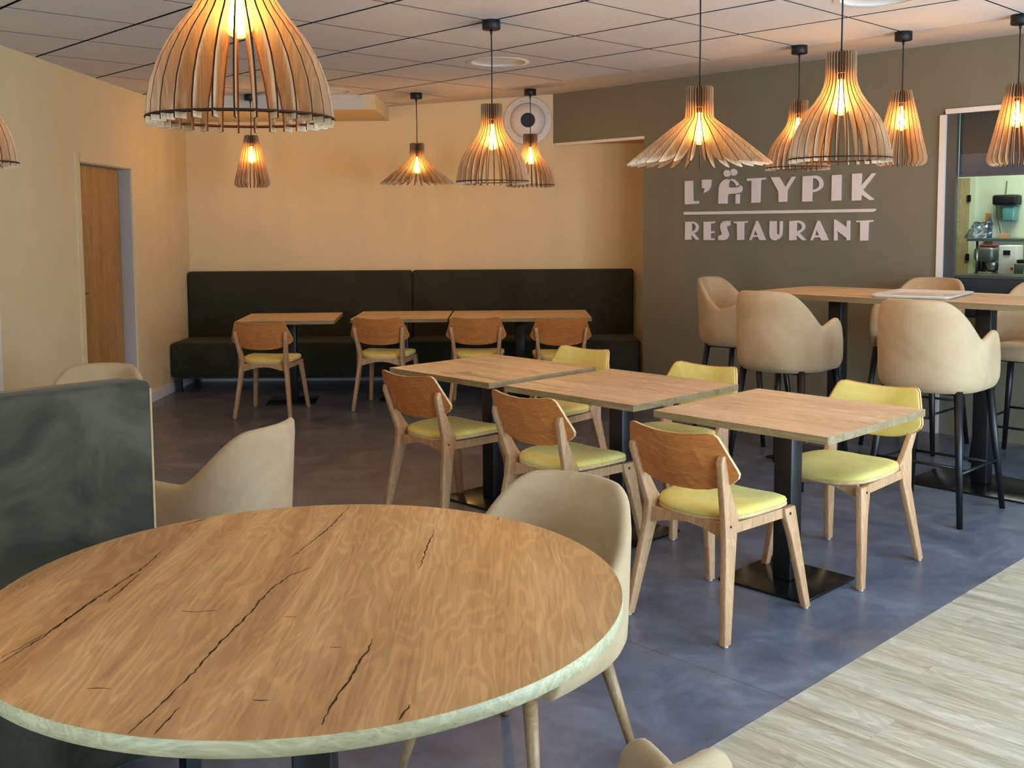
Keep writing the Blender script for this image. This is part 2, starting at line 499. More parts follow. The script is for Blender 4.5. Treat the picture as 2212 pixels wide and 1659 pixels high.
# ---- walls
DY0, DY1, DZ = 7.756, 8.815, 2.04
m = MB()
m.box(XL - .16, XL, -1.0, DY0, 0, 3.0); m.box(XL - .16, XL, DY1, YB + .15, 0, 3.0); m.box(XL - .16, XL, DY0, DY1, DZ, 3.0)
struct(m.build('wall_left', 'wall_cream'))
struct(MB().box(XL - .16, 2.3, YB, YB + .15, 0, 3.05).build('wall_back', 'wall_cream'))
T = .18
m = MB()
m.boxab(-6.01, -3.27, BG, BG + T, 0, 3.0)
m.boxab(-7.32, -6.01, BG, BG + T, 2.335, 3.0)
m.boxab(-3.27, -.6, BG, BG + T, 2.335, 3.0)
m.boxab(-3.27, -.6, BG, BG + T, 0, .86)
m.boxab(-.6, WIN_A + .2, BG, BG + T, 0, 3.0)
struct(m.build('wall_right', 'wall_olive'))
# alcove behind the beam
m = MB()
m.prism([tuple(p) + (2.335,) for p in clip(ab_rect(-8.4, -5.85, BG + T, 9.2), [(0, 1, YB)])], (0, 0, .08))
struct(m.build('ceiling_alcove', 'wall_cream'))
struct(MB().prism([tuple(p) + (0,) for p in clip(ab_rect(-6.01, -5.85, BG + T, 9.2), [(0, 1, YB)])], (0, 0, 2.33)).build('wall_alcove', 'wall_cream'))
# bulkhead on the back wall
struct(MB().box(XL, -1.196, 9.30, YB, 2.568, CEIL + .0).build('wall_bulkhead', 'wall_cream'))
struct(MB().box(XL, -1.30, 9.292, 9.30, 2.568, CEIL).build('trim_6', 'bulkhead_white'))
# wall behind the camera and window wall
m = MB()
m.boxab(-3.2, REAR_WIN[0], A_BACK - .15, A_BACK, 0, 3.0); m.boxab(REAR_WIN[1], WIN_A + .2, A_BACK - .15, A_BACK, 0, 3.0)
m.boxab(REAR_WIN[0], REAR_WIN[1], A_BACK - .15, A_BACK, 0, WIN_Z[0]); m.boxab(REAR_WIN[0], REAR_WIN[1], A_BACK - .15, A_BACK, WIN_Z[1], 3.0)
struct(m.build('wall_rear', 'wall_cream'))
(a0, a1), (z0, z1) = REAR_WIN, WIN_Z
m = MB(); am = (a0 + a1) / 2
m.boxab(a0, a0 + .06, A_BACK - .10, A_BACK - .04, z0, z1); m.boxab(a1 - .06, a1, A_BACK - .10, A_BACK - .04, z0, z1)
m.boxab(a0 + .06, a1 - .06, A_BACK - .10, A_BACK - .04, z0, z0 + .06); m.boxab(a0 + .06, a1 - .06, A_BACK - .10, A_BACK - .04, z1 - .06, z1)
m.boxab(am - .03, am + .03, A_BACK - .10, A_BACK - .04, z0 + .06, z1 - .06)
w = struct(m.build('window_3', 'dark_frame'))
for (p0, p1) in ((a0 + .06, am - .03), (am + .03, a1 - .06)):
    MB().boxab(p0, p1, A_BACK - .073, A_BACK - .067, z0 + .06, z1 - .06).build('pane', 'window_glass', w)
m = MB(); prev = A_BACK
for (b0, b1) in WINDOWS:
    m.boxab(WIN_A, WIN_A + .2, prev, b0, 0, 3.0); prev = b1
    m.boxab(WIN_A, WIN_A + .2, b0, b1, 0, WIN_Z[0]); m.boxab(WIN_A, WIN_A + .2, b0, b1, WIN_Z[1], 3.0)
m.boxab(WIN_A, WIN_A + .2, prev, BG, 0, 3.0)
struct(m.build('wall_front', 'wall_cream'))
for k, (b0, b1) in enumerate(WINDOWS):
    z0, z1 = WIN_Z
    m = MB()
    m.boxab(WIN_A + .06, WIN_A + .12, b0, b0 + .06, z0, z1); m.boxab(WIN_A + .06, WIN_A + .12, b1 - .06, b1, z0, z1)
    m.boxab(WIN_A + .06, WIN_A + .12, b0 + .06, b1 - .06, z0, z0 + .06); m.boxab(WIN_A + .06, WIN_A + .12, b0 + .06, b1 - .06, z1 - .06, z1)
    bm_ = (b0 + b1) / 2
    m.boxab(WIN_A + .06, WIN_A + .12, bm_ - .03, bm_ + .03, z0 + .06, z1 - .06)
    w = struct(m.build('window_%d' % (k + 1), 'dark_frame'))
    for (p0, p1) in ((b0 + .06, bm_ - .03), (bm_ + .03, b1 - .06)):
        MB().boxab(WIN_A + .085, WIN_A + .091, p0, p1, z0 + .06, z1 - .06).build('pane', 'window_glass', w)

# ---- skirting boards and trims
m = MB(); m.box(XL, XL + .015, 0, DY0 - .07, 0, .09); m.box(XL, XL + .015, DY1 + .07, YB, 0, .09)
struct(m.build('baseboard_left', 'trim_white'))
struct(MB().box(XL + .015, 1.25, YB - .015, YB, 0, .09).build('baseboard_back', 'trim_white'))
struct(MB().boxab(-6.01, -3.29, BG - .015, BG, 0, .09).build('baseboard_right', 'jamb_grey'))
struct(MB().boxab(-7.13, -6.005, BG - .006, BG + .02, 2.312, 2.338).build('trim_1', 'trim_white'))
struct(MB().boxab(-3.29, -3.245, BG - .02, BG + .01, 0, 2.31).build('trim_2', 'trim_white'))
struct(MB().boxab(-3.25, -.6, BG - .02, BG + .01, 2.315, 2.35).build('trim_3', 'trim_white'))
m = MB()
m.box(XL - .004, XL + .012, DY0 - .07, DY0 + .004, 0, DZ + .06); m.box(XL - .004, XL + .012, DY1 - .004, DY1 + .05, 0, DZ + .06)
m.box(XL - .004, XL + .012, DY0, DY1, DZ - .004, DZ + .06)
struct(m.build('trim_4', 'wall_cream'))
m = MB(); m.box(XL - .15, XL - .002, DY1 - .012, DY1, 0, DZ); m.box(XL - .15, XL - .002, DY0, DY0 + .012, 0, DZ); m.box(XL - .15, XL - .002, DY0, DY1, DZ - .012, DZ)
struct(m.build('trim_5', 'jamb_grey'))
struct(MB().box(XL, XL + .012, 6.40, 6.46, 0, 2.05).build('trim_7', 'trim_white'))
# ---- the door in the left wall
d = struct(MB().box(XL - .135, XL - .095, DY0 + .014, DY1 - .018, .005, DZ - .014).build('door_1', 'oak_door'))
hm = MB(); hm.tube([(XL - .095, 7.865, 1.05), (XL - .045, 7.865, 1.05)], .009); hm.tube([(XL - .048, 7.858, 1.05), (XL - .048, 7.98, 1.05)], .009)
hm.lathe([(.024, 0), (.024, .006)], 20, c=(0, 0, 0))
hm.build('handle', 'steel', d)

# ---- round air vent high on the back wall
t = thing('wall_vent', 'large round white air vent with a black centre on the back wall near the ceiling', 'vent', (.168, YB, 2.560))
def discy(prof, name, mt):
    """lathe about -y"""
    m_ = MB(); m_.lathe(prof, 40); m_.v = [(x, -z, y) for (x, y, z) in m_.v]; return m_.build(name, mt, t)
discy([(.238, .001), (.238, .012), (.226, .016), (.175, .016), (.17, .02)], 'flange', 'vent_white')
discy([(.17, .016), (.173, .026), (.155, .055), (.105, .075), (.068, .08)], 'dome', 'vent_white')
discy([(.070, .079), (.070, .086), (.066, .088)], 'opening', 'black_plastic')
for k in range(8):
    a = k * pi / 4 + .35
    m_ = MB(); m_.lathe([(.006, .015), (.006, .019)], 10); m_.v = [(x + .206 * math.cos(a), -z, y + .206 * math.sin(a)) for (x, y, z) in m_.v]
    m_.build('screw', 'steel', t)

# ================================================================== FURNITURE
def rrect(x0, x1, y0, y1, r, seg=5, corners=(1, 1, 1, 1)):
    """rounded rectangle outline, counter-clockwise from lower right"""
    pts = []
    for (cx, cy, a0, use) in ((x1 - r, y0 + r, -pi / 2, corners[0]), (x1 - r, y1 - r, 0, corners[1]), (x0 + r, y1 - r, pi / 2, corners[2]), (x0 + r, y0 + r, pi, corners[3])):
        if not use:
            pts.append((cx + r * (1 if a0 in (-pi / 2, 0) else -1), cy + r * (-1 if a0 in (-pi / 2, pi) else 1))); continue
        for k in range(seg + 1):
            a = a0 + pi / 2 * k / seg; pts.append((cx + r * math.cos(a), cy + r * math.sin(a)))
    return pts

# ---- square pedestal tables
def make_table(name, label, w, d, z=.75, plate=.42, group=None, cat='table', col=.088):
    t = thing(name, label, cat, group=group)
    th = .030
    top = MB().prism([(x, y, z - th) for x, y in rrect(-w / 2, w / 2, -d / 2, d / 2, .004, 1)], (0, 0, th), mi=0, mi_side=1)
    top.build('table_top', ['oak_table', 'oak_edge'], t)
    MB().box(-col / 2, col / 2, -col / 2, col / 2, .012, z - th).build('column', 'black_metal', t, bevel=.006)
    MB().box(-plate / 2, plate / 2, -plate / 2, plate / 2, 0, .012).build('base_plate', 'black_plate', t, bevel=.002)
    MB().box(-.15, .15, -.15, .15, z - th - .008, z - th).build('mounting_plate', 'black_metal', t)
    return t
tb = make_table('bistro_table', 'square oak bistro table nearest the camera in the middle row of three', .83, .82, group='square tables in the middle row')
tb.location = AB(-2.35, 3.93); tb.rotation_euler = (0, 0, ROT_AB)
copy_tree(tb, AB(-3.315, 3.967), ROT_AB, 'square oak bistro table in the centre of the middle row of three')
copy_tree(tb, AB(-4.255, 3.965), ROT_AB, 'square oak bistro table farthest from the camera in the middle row of three')
copy_tree(tb, (-1.945, 9.13, 0), .07, 'square oak bistro table standing alone before the left end of the dark bench', 'tables along the wall bench')
copy_tree(tb, (-.968, 9.26, 0), 0, 'square oak bistro table between the lone table and the long table at the bench', 'tables along the wall bench')
t = make_table('bench_table', 'long rectangular oak table before the right end of the dark bench', 1.22, .82, group='tables along the wall bench')
t.location = (.072, 9.25, 0)

# ---- wooden chairs with lime velvet seats
def make_chair(label, group):
    t = thing('dining_chair', label, 'chair', group=group)
    # seat: plywood tray and domed pad
    def seat_outline(g, n=40):
        pts = []
        for k in range(n):
            a = 2 * pi * k / n; c, s_ = math.cos(a), math.sin(a)
            e = .62
            x = math.copysign(abs(c) ** e, c); y = math.copysign(abs(s_) ** e, s_)
            yy = .015 + y * (.225 + g); w = (.205 + .030 * (y + 1) / 2) + g
            pts.append((x * w, yy))
        return pts
    def dip(x, y): return .018 * (x / .23) ** 2 - .006 - .012 * max(0, (y - .10) / .14) ** 2
    o1 = seat_outline(0); o2 = seat_outline(-.006)
    MB().loft([[(x, y, .432 + dip(x, y)) for x, y in o2], [(x, y, .436 + dip(x, y)) for x, y in o1], [(x, y, .448 + dip(x, y)) for x, y in o1]]).build('seat_shell', 'ply_rim', t)
    rings = []
    for g, z in ((-.004, .448), (.000, .456), (-.006, .468), (-.03, .478), (-.08, .484), (-.14, .487), (-.19, .488)):
        sc = 1 + g / .225
        rings.append([(x * sc, .015 + (y - .015) * sc, z + dip(x * sc, .015 + (y - .015) * sc)) for x, y in seat_outline(0)])
    MB().loft(rings).build('seat_pad', 'velvet_lime', t)
    # backrest: curved plywood outside, velvet pad inside
    def back_pt(u, v, off):
        """u across -1..1, v 0..1 up; returns point on the curved back, off = forward offset"""
        x = u
        z = v
        lean = -.255 - .10 * (z - .55) / .25 * .9
        y = lean + .055 * (x / .25) ** 2 + off
        return (x, y, z)
    def outline():
        pts = []
        half = [(0, .556), (.07, .558), (.13, .566), (.19, .584), (.225, .603), (.246, .622), (.252, .640), (.248, .656),
                (.232, .70), (.214, .752), (.204, .778), (.192, .790), (.17, .793), (.12, .786), (.06, .781), (0, .779)]
        pts = half + [(-x, z) for x, z in reversed(half[1:-1])]
        return pts
    def shell(off0, off1, inset, name, mt, puff=0):
        ol = outline(); cx, cz = 0, .675
        m_ = MB()
        def ring(k, off):
            return [back_pt(cx + (x - cx) * k, cz + (z - cz) * k, off) for x, z in ol]
        k0 = 1 - inset
        rings = [ring(.02, off0), ring(.5 * k0, off0), ring(k0, off0)]
        if puff:
            rings += [ring(k0, off1 - puff * .7), ring(k0 - .03, off1 - .002), ring(k0 - .12, off1 + puff * .5), ring(.5, off1 + puff), ring(.02, off1 + puff)]
        else:
            rings += [ring(k0, off1), ring(.5 * k0, off1), ring(.02, off1)]
        m_.loft(rings, smooth=bool(puff))
        if not puff:
            n = len(ol)
            for fi in range(len(m_.f)):
                row_ = fi // n
                m_.mi[fi] = 1 if row_ == 2 else 0
        return m_.build(name, mt, t)
    shell(-.006, .007, 0, 'backrest', ['ply_back', 'ply_rim'])
    shell(.007, .016, .02, 'back_pad', 'velvet_lime', puff=.007)
    # legs: side profile polygons given a thickness, splayed
    def prof(pts, x_of_z, th):
        """pts: (y,z) outline, placed at x_of_z(z)"""
        m_ = MB(); a = [Vector((x_of_z(z) - th / 2, y, z)) for y, z in pts]; b_ = [Vector((x_of_z(z) + th / 2, y, z)) for y, z in pts]
        n = len(pts)
        m_.add(a + b_, [tuple(range(n - 1, -1, -1)), tuple(range(n, 2 * n))] + [(i, (i + 1) % n, n + (i + 1) % n, n + i) for i in range(n)])
        return m_
    rear = [(-.298, .004), (-.258, .004), (-.205, .22), (-.160, .40), (-.140, .455), (-.175, .50), (-.222, .585), (-.262, .69), (-.272, .71), (-.290, .708), (-.296, .68), (-.262, .56), (-.232, .46), (-.236, .38), (-.262, .22)]
    front = [(.262, .004), (.298, .004), (.262, .25), (.238, .425), (.160, .425), (.165, .385), (.195, .30)]
    for s_ in (-1, 1):
        fr = prof(rear, lambda z, s_=s_: s_ * (.178 + .050 * max(0, (.45 - z) / .45) + .028 * max(0, (z - .45) / .26)), .027)
        lg = fr.build('rear_leg', 'beech', t, bevel=.004)
        fl_ = prof(front, lambda z, s_=s_: s_ * (.190 + .042 * (.43 - z) / .43), .028)
        lf = fl_.build('front_leg', 'beech', t, bevel=.004)
        for y, z, par in ((-.20, .425, lg), (.195, .400, lf)):
            mm = MB(); mm.lathe([(.006, 0), (.006, .003)], 10); x0 = s_ * ((.178 if par is lg else .192) + .0138)
            mm.v = [(x0 + s_ * zz, y + xx, z + yy) for (xx, yy, zz) in mm.v]; mm.build('dowel', 'fin_burnt', par)
        sr = [(-.17, .395), (.17, .385), (.165, .425), (-.17, .435)]
        prof(sr, lambda z, s_=s_: s_ * .182, .022).build('side_rail', 'beech', t)
        for par, y, in ((lg, -.278), (lf, .28)):
            x0 = s_ * (.228 if par is lg else .232)
            MB().lathe([(.011, 0), (.011, .0045)], 12, c=(x0, y, 0)).build('glide', 'trim_white', par)
    arch = [(-.17, .375), (-.06, .405), (0, .41), (.06, .405), (.17, .375), (.17, .435), (-.17, .435)]
    MB().prism([(x, -.212, z) for x, z in arch], (0, .022, 0)).build('rear_rail', 'beech', t)
    MB().prism([(x, .19, z) for x, z in arch], (0, .02, 0)).build('front_rail', 'beech', t)
    return t
G_MID = 'lime seated wooden chairs around the middle row of tables'
G_BACK = 'lime seated wooden chairs along the wall bench'
ch = make_chair('lime seated wooden chair nearest the camera with its plywood back to us', G_MID)
ch.location = AB(-2.352, 3.415); ch.rotation_euler = (0, 0, RZ_B + .0)
copy_tree(ch, AB(-3.30, 3.565), RZ_B, 'lime seated wooden chair in the middle of the three with backs turned to us')
copy_tree(ch, AB(-4.215, 3.62), RZ_B + .04, 'lime seated wooden chair farthest left of the three with backs turned to us')
copy_tree(ch, AB(-2.29, 4.315), RZ_B + pi, 'lime wooden chair facing us behind the nearest square table, right of its column')
copy_tree(ch, AB(-3.285, 4.33), RZ_B + pi, 'wooden chair with lime back rising behind the centre table of the middle row')
copy_tree(ch, AB(-4.27, 4.45), RZ_B + pi, 'wooden chair with lime back rising behind the farthest table of the middle row')
copy_tree(ch, (-2.0, 8.57, 0), -.06, 'wooden chair pushed up to the lone table at the left end of the dark bench', G_BACK)
copy_tree(ch, (-1.07, 8.86, 0), -.14, 'wooden chair at the short table second from the left along the dark bench', G_BACK)
copy_tree(ch, (-.292, 8.83, 0), -.03, 'wooden chair at the left half of the long table along the dark bench', G_BACK)
copy_tree(ch, (.395, 8.73, 0), .02, 'wooden chair at the right half of the long table along the dark bench', G_BACK)

# ---- upholstered tub shells for bar stools and arm chairs
def make_tub(name, label, cat, group, zb, top, dipz, horn, stool, arm_fwd=.21):
    t = thing(name, label, cat, group=group)
    th = .042
    # plan path, t from -1 (left arm front) over 0 (back) to 1
    ax, ay, y0 = .272, .275, -.005
    path = []
    L1 = arm_fwd; arc = 0; na = 41
    pts = [(-ax + .012, y0 + L1), (-ax + .004, y0 + L1 * .66), (-ax, y0 + L1 * .33)]
    for k in range(na):
        a = pi + pi * k / (na - 1)
        c, s_ = math.cos(a), math.sin(a); e = .82
        pts.append((ax * math.copysign(abs(c) ** e, c), y0 + ay * math.copysign(abs(s_) ** e, s_)))
    pts += [(ax, y0 + L1 * .33), (ax - .004, y0 + L1 * .66), (ax - .012, y0 + L1)]
    # resample by length
    P = [Vector((x, y, 0)) for x, y in pts]
    cum = [0]
    for i in range(1, len(P)): cum.append(cum[-1] + (P[i] - P[i - 1]).length)
    def at(s_):
        s_ *= cum[-1]
        for i in range(1, len(P)):
            if s_ <= cum[i] + 1e-9:
                k = (s_ - cum[i - 1]) / (cum[i] - cum[i - 1]); return P[i - 1].lerp(P[i], k)
        return P[-1]
    N = 64
    sst = lambda x: max(0, min(1, x)) ** 2 * (3 - 2 * max(0, min(1, x)))
    def topz(a):
        if a < .20: return top - .004 * (a / .2) ** 2
        if a < .62:
            k = (a - .20) / .42
            return (top - .004) + (dipz - top + .004) * (.30 * k ** 2.2 + .70 * sst(k))
        if a < .88: return dipz + (horn - dipz) * sst((a - .62) / .26)
        k = (a - .88) / .12; return horn - (horn - zb) * .42 * (1 - math.sqrt(max(0, 1 - k * k)))
    rings = []
    for i in range(N + 1):
        s_ = i / N; a = abs(2 * s_ - 1)
        p = at(s_); q0 = at(max(0, s_ - .01)); q1 = at(min(1, s_ + .01)); d = (q1 - q0).normalized()
        nrm = Vector((-d.y, d.x, 0)) * -1         # outward
        if nrm.dot(p - Vector((0, .1, 0))) < 0: nrm = -nrm
        tz = topz(a); H = tz - zb
        back = max(0, 1 - a / .6)
        def pt(off, z):
            k = (z - zb) / (top - zb)
            o_ = off + .045 * back * k - .03 * max(0, 1 - (z - zb) / .07) ** 2
            return p + nrm * o_ + Vector((0, 0, z))
        prof_ = [pt(0, zb)] + [pt(0, zb + H * k) for k in (.06, .14, .3, .5, .7, .88)] + [pt(-.004, tz - .012), pt(-.012, tz - .002), pt(-th * .5, tz), pt(-th + .012, tz - .002), pt(-th + .003, tz - .014)]
        prof_ += [pt(-th, zb + H * k) for k in (.85, .6, .35, .12)] + [pt(-th, zb)]
        rings.append(prof_)
    MB().loft(rings).build('shell', 'velvet_beige', t)
    # seat cushion
    zs = zb + .085 if stool else zb + .10
    def so(g, n=44):
        o_ = []
        for k in range(n):
            a = 2 * pi * k / n; c, s_ = math.cos(a), math.sin(a); e = .72
            o_.append(((.236 + g) * math.copysign(abs(c) ** e, c), .035 + (.262 + g) * math.copysign(abs(s_) ** e, s_)))
        return o_
    rings = [[(x, y, z) for x, y in so(g)] for g, z in ((-.05, zb - .004), (-.012, zb), (0, zb + .02), (.004, (zb + zs) / 2), (0, zs - .015), (-.015, zs), (-.08, zs + .012), (-.16, zs + .016))]
    MB().loft(rings).build('seat_cushion', 'velvet_beige', t)
    if stool:
        feet = .255; tops = .195
        for sx in (-1, 1):
            for sy in (-1, 1):
                p0 = (sx * tops, .03 + sy * tops, zb + .01); p1 = (sx * feet, .03 + sy * (feet + .02), .0)
                MB().tube([p0, p1], [.023, .015], 14).build('leg', 'black_metal', t)
        def legp(sx, sy, z):
            k = (zb + .01 - z) / (zb + .01); return (sx * (tops + (feet - tops) * k), .03 + sy * (tops + (feet + .02 - tops) * k), z)
        for (s0, s1, z) in (((-1, -1), (1, -1), .30), ((-1, 1), (1, 1), .25), ((-1, -1), (-1, 1), .27), ((1, -1), (1, 1), .27)):
            MB().tube([legp(*s0, z), legp(*s1, z)], .008, 10).build('footrest', 'black_metal', t)
        MB().box(-.19, .19, -.16, .22, zb - .014, zb - .003).build('seat_frame', 'black_metal', t)
    else:
        feet = .240; tops = .165
        for sx in (-1, 1):
            for sy in (-1, 1):
                p0 = (sx * tops, .03 + sy * (tops + .01), zb + .005); p1 = (sx * feet, .03 + sy * (feet + .005), .006)
                lg = MB().tube([p0, p1], [.021, .012], 14).build('leg', 'leg_oak', t)
                MB().lathe([(.011, 0), (.012, .008)], 12, c=(p1[0], p1[1], 0)).build('glide', 'black_plastic', lg)
    return t
G_ST = 'beige velvet bar stools around the high table'
st = make_tub('bar_stool', 'beige velvet bar stool with its back to us below the white tray', 'stool', G_ST, .675, 1.155, .945, .985, True)
st.location = AB(-2.385, 5.45); st.rotation_euler = (0, 0, RZ_B)
copy_tree(st, AB(-3.34, 5.55), RZ_B, 'beige velvet bar stool with its back to us left of the stool below the tray')
copy_tree(st, AB(-4.24, 6.42), RZ_A + .12, 'bar stool at the left end of the high table, its inside lit orange')
copy_tree(st, AB(-3.20, 7.03), RZ_B + pi, 'bar stool behind the high table with only its back top showing over the tray')
copy_tree(st, AB(-2.44, 7.03), RZ_B + pi, 'bar stool behind the high table cut by the right picture edge')
G_CH = 'beige velvet tub chairs with wooden legs'
tc = make_tub('tub_chair', 'beige velvet tub chair drawn up to the right side of the round table', 'armchair', G_CH, .335, .80, .598, .606, False)
def face(dx, dy): return math.atan2(-dx, dy)
tc.location = (.03, 2.87, 0); tc.rotation_euler = (0, 0, math.radians(143))
copy_tree(tc, (-1.18, 4.04, 0), math.radians(70), 'beige velvet tub chair seen from the side beyond the booth bench and the round table')
copy_tree(tc, (-2.24, 5.45, 0), face(.1, -1), 'beige velvet tub chair with only its rounded back top above the booth bench')
copy_tree(tc, (.05, 1.64, 0), math.radians(20), 'beige velvet tub chair cut by the bottom picture edge beside the round table')

# ---- round table
t = thing('round_table', 'large round oak table with a pale edge in the foreground', 'table', (-.452, 2.262, 0))
RT, z, th = .692, .75, .030
seg = 128
ring = lambda r, z_: [(r * math.cos(2 * pi * k / seg), r * math.sin(2 * pi * k / seg), z_) for k in range(seg)]
m = MB(); m.add(ring(RT - .0015, z) + ring(RT - .0015, z - th), [tuple(range(seg)), tuple(range(2 * seg - 1, seg - 1, -1))])
o = m.build('table_top', 'oak_round', t)
# dark cracks printed in the oak decor, as shallow inlaid slivers
CRACKS = [
[(-0.501, -0.394), (-0.48, -0.287), (-0.464, -0.131), (-0.444, 0.03), (-0.426, 0.127), (-0.422, 0.259)] ,
[(-0.511, -0.375), (-0.472, -0.226), (-0.456, -0.026)] ,
[(-0.163, -0.666), (-0.144, -0.555), (-0.129, -0.438), (-0.117, -0.293), (-0.1, -0.156), (-0.09, -0.016), (-0.064, 0.081), (-0.027, 0.135)] ,
[(-0.12, -0.671), (-0.112, -0.576)] ,
[(0.138, -0.641), (0.147, -0.537), (0.161, -0.467), (0.163, -0.405), (0.175, -0.34), (0.176, -0.291)] ,
[(-0.091, 0.208), (-0.068, 0.31), (-0.041, 0.45), (-0.016, 0.687)] ,
[(0.23, 0.114), (0.235, 0.266), (0.244, 0.443)] ,
[(0.259, -0.643), (0.267, -0.608), (0.276, -0.571)] ,
[(-0.443, 0.485), (-0.398, 0.55)] ,
[(-0.295, -0.501), (-0.253, -0.504)] ,
[(0.005, -0.55), (0.033, -0.551)] ,
[(0.098, -0.33), (0.121, -0.33)] ,
[(-0.246, -0.137), (-0.207, -0.143), (-0.173, -0.133)] ,
[(-0.022, -0.175), (0.003, -0.175)] ,
[(0.409, 0.513), (0.412, 0.544), (0.421, 0.58)] ,
[(-0.426, -0.08), (-0.42, -0.009), (-0.419, 0.098)] ,
]
rc = random.Random(11)
for path in CRACKS:
    P = [Vector((x, y, 0)) for x, y in path]; pts = []
    for i in range(len(P) - 1):
        n_ = max(2, int((P[i + 1] - P[i]).length / .012))
        for k_ in range(n_): pts.append(P[i].lerp(P[i + 1], k_ / n_))
    pts.append(P[-1]); n_ = len(pts); L_ = []; R_ = []
    wmax = .0023 if len(path) > 4 else .0016
    for i, p in enumerate(pts):
        d_ = (pts[min(i + 1, n_ - 1)] - pts[max(i - 1, 0)]).normalized(); nn = Vector((-d_.y, d_.x, 0))
        f_ = i / (n_ - 1); w_ = wmax * (.25 + .75 * math.sin(pi * min(1, max(0, f_))) ** .6) * rc.uniform(.35, 1.25)
        jit = nn * rc.uniform(-.0022, .0022)
        if (p + jit).length > RT - .006: continue
        L_.append(p + jit + nn * w_); R_.append(p + jit - nn * w_)
    if len(L_) < 2: continue
    m = MB(); q = len(L_)
    m.add([(v_.x, v_.y, z + .0003) for v_ in L_] + [(v_.x, v_.y, z + .0003) for v_ in R_] + [(v_.x, v_.y, z - .001) for v_ in L_] + [(v_.x, v_.y, z - .001) for v_ in R_],
          [(i, i + 1, q + i + 1, q + i) for i in range(q - 1)] + [(i, 2 * q + i, 2 * q + i + 1, i + 1) for i in range(q - 1)] + [(q + i, q + i + 1, 3 * q + i + 1, 3 * q + i) for i in range(q - 1)])
    m.build('wood_crack', 'crack_dark', o)
m = MB(); m.loft([ring(RT - .0016, z - th), ring(RT, z - th + .001), ring(RT, z - .0012), ring(RT - .0016, z)], cap=False); m.build('edge_band', 'oak_round_edge', t)
MB().box(-.045, .045, -.045, .045, .012, z - th).build('column', 'black_metal', t, bevel=.006)
MB().box(-.30, .30, -.30, .30, 0, .012).build('base_plate', 'black_plate', t, bevel=.002)
MB().box(-.25, .25, -.25, .25, z - th - .01, z - th).build('mounting_plate', 'black_metal', t)

# ---- benches
def rbox(x0, x1, y0, y1, z0, z1, r=.03, seg=4): return MB().box(x0, x1, y0, y1, z0, z1)
def make_bench(name, label, x0, x1, mat_, depth=.70, back_t=.12, hgt=1.105, seat=.465, group=None, legs=True):
    """back against y=0, seat towards -y"""
    t = thing(name, label, 'bench', group=group)
    MB().box(x0, x1, -back_t, -.004, .14, hgt).build('backrest', mat_, t, bevel=.028, seg=4)
    MB().box(x0, x1, -depth, -back_t + .002, .145, seat).build('seat', mat_, t, bevel=.03, seg=4)
    MB().box(x0 + .05, x1 - .05, -depth + .05, -.03, .125, .145).build('seat_base', 'black_metal', t)
    xs = [x0 + .06, (x0 + x1) / 2, x1 - .06]
    for x in xs:
        for y in (-depth + .07, -.08):
            MB().box(x - .022, x + .022, y - .022, y + .022, 0, .126).build('leg', 'black_metal', t)
    return t
b1 = make_bench('wall_bench', 'dark olive velvet bench along the back wall, left half', XL + .012, -.984, 'velvet_olive', group='dark benches along the back wall')
b1.location = (0, YB - .02, 0)
b2 = make_bench('wall_bench', 'dark olive velvet bench along the back wall, right half reaching the green wall', -.978, 1.20, 'velvet_olive', group='dark benches along the back wall')
b2.location = (0, YB - .02, 0)
# foreground bench facing the round table: its back runs along B
fb = thing('booth_bench', 'olive velvet bench in daylight tones with a high straight back left of the round table', 'bench', AB(-2.985, 0), RZ_A)
# local y = +A, local x = ... for facing +A: x axis = -B
def loc_x(b_): return -b_
m = MB(); m.box(loc_x(1.335), loc_x(-.2), 0.0, .098, .12, 1.108); m.build('backrest', 'velvet_olive_daylit', fb, bevel=.02, seg=4)
m = MB(); m.box(loc_x(1.345), loc_x(-.2), .096, .42, .15, .46); m.build('seat', 'velvet_olive_daylit', fb, bevel=.03, seg=4)
m = MB(); m.tube([(loc_x(1.331), .094, .14), (loc_x(1.331), .094, 1.085)], .0035, 8); m.build('piping', 'velvet_beige', fb)
for b_ in (1.28, .5, -.1):
    for y in (.05, .37):
        MB().box(loc_x(b_) - .022, loc_x(b_) + .022, y - .022, y + .022, 0, .152).build('leg', 'black_metal', fb)
o = MB().box(loc_x(1.315), loc_x(-.2), -.075, -.012, 0, 1.10).build('partition_board', 'grey_oak')
o.location = AB(-2.985, 0); o.rotation_euler = (0, 0, RZ_A)
tag(o, 'grey oak partition board standing behind the booth bench back', 'partition')

# ---- high bar table
t = thing('bar_table', 'long oak high table on two black pedestals beside the green wall', 'table', AB(0, 0), ROT_AB)
zt, th = 1.10, .034
MB().prism([(x, y, zt - th) for x, y in rrect(-3.83, -1.5, 5.83, 6.68, .10, 8, (0, 0, 1, 1))], (0, 0, th), mi=0, mi_side=1).build('table_top', ['oak_table', 'oak_edge'], t)
for a in (-3.36, -2.42):
    MB().box(a - .046, a + .046, 6.155, 6.247, .012, zt - th).build('column', 'black_metal', t, bevel=.006)
    MB().box(a - .345, a + .345, 5.915, 6.44, 0, .012).build('base_plate', 'black_plate', t, bevel=.002)
    MB().box(a - .2, a + .2, 6.0, 6.4, zt - th - .008, zt - th).build('mounting_plate', 'black_metal', t)
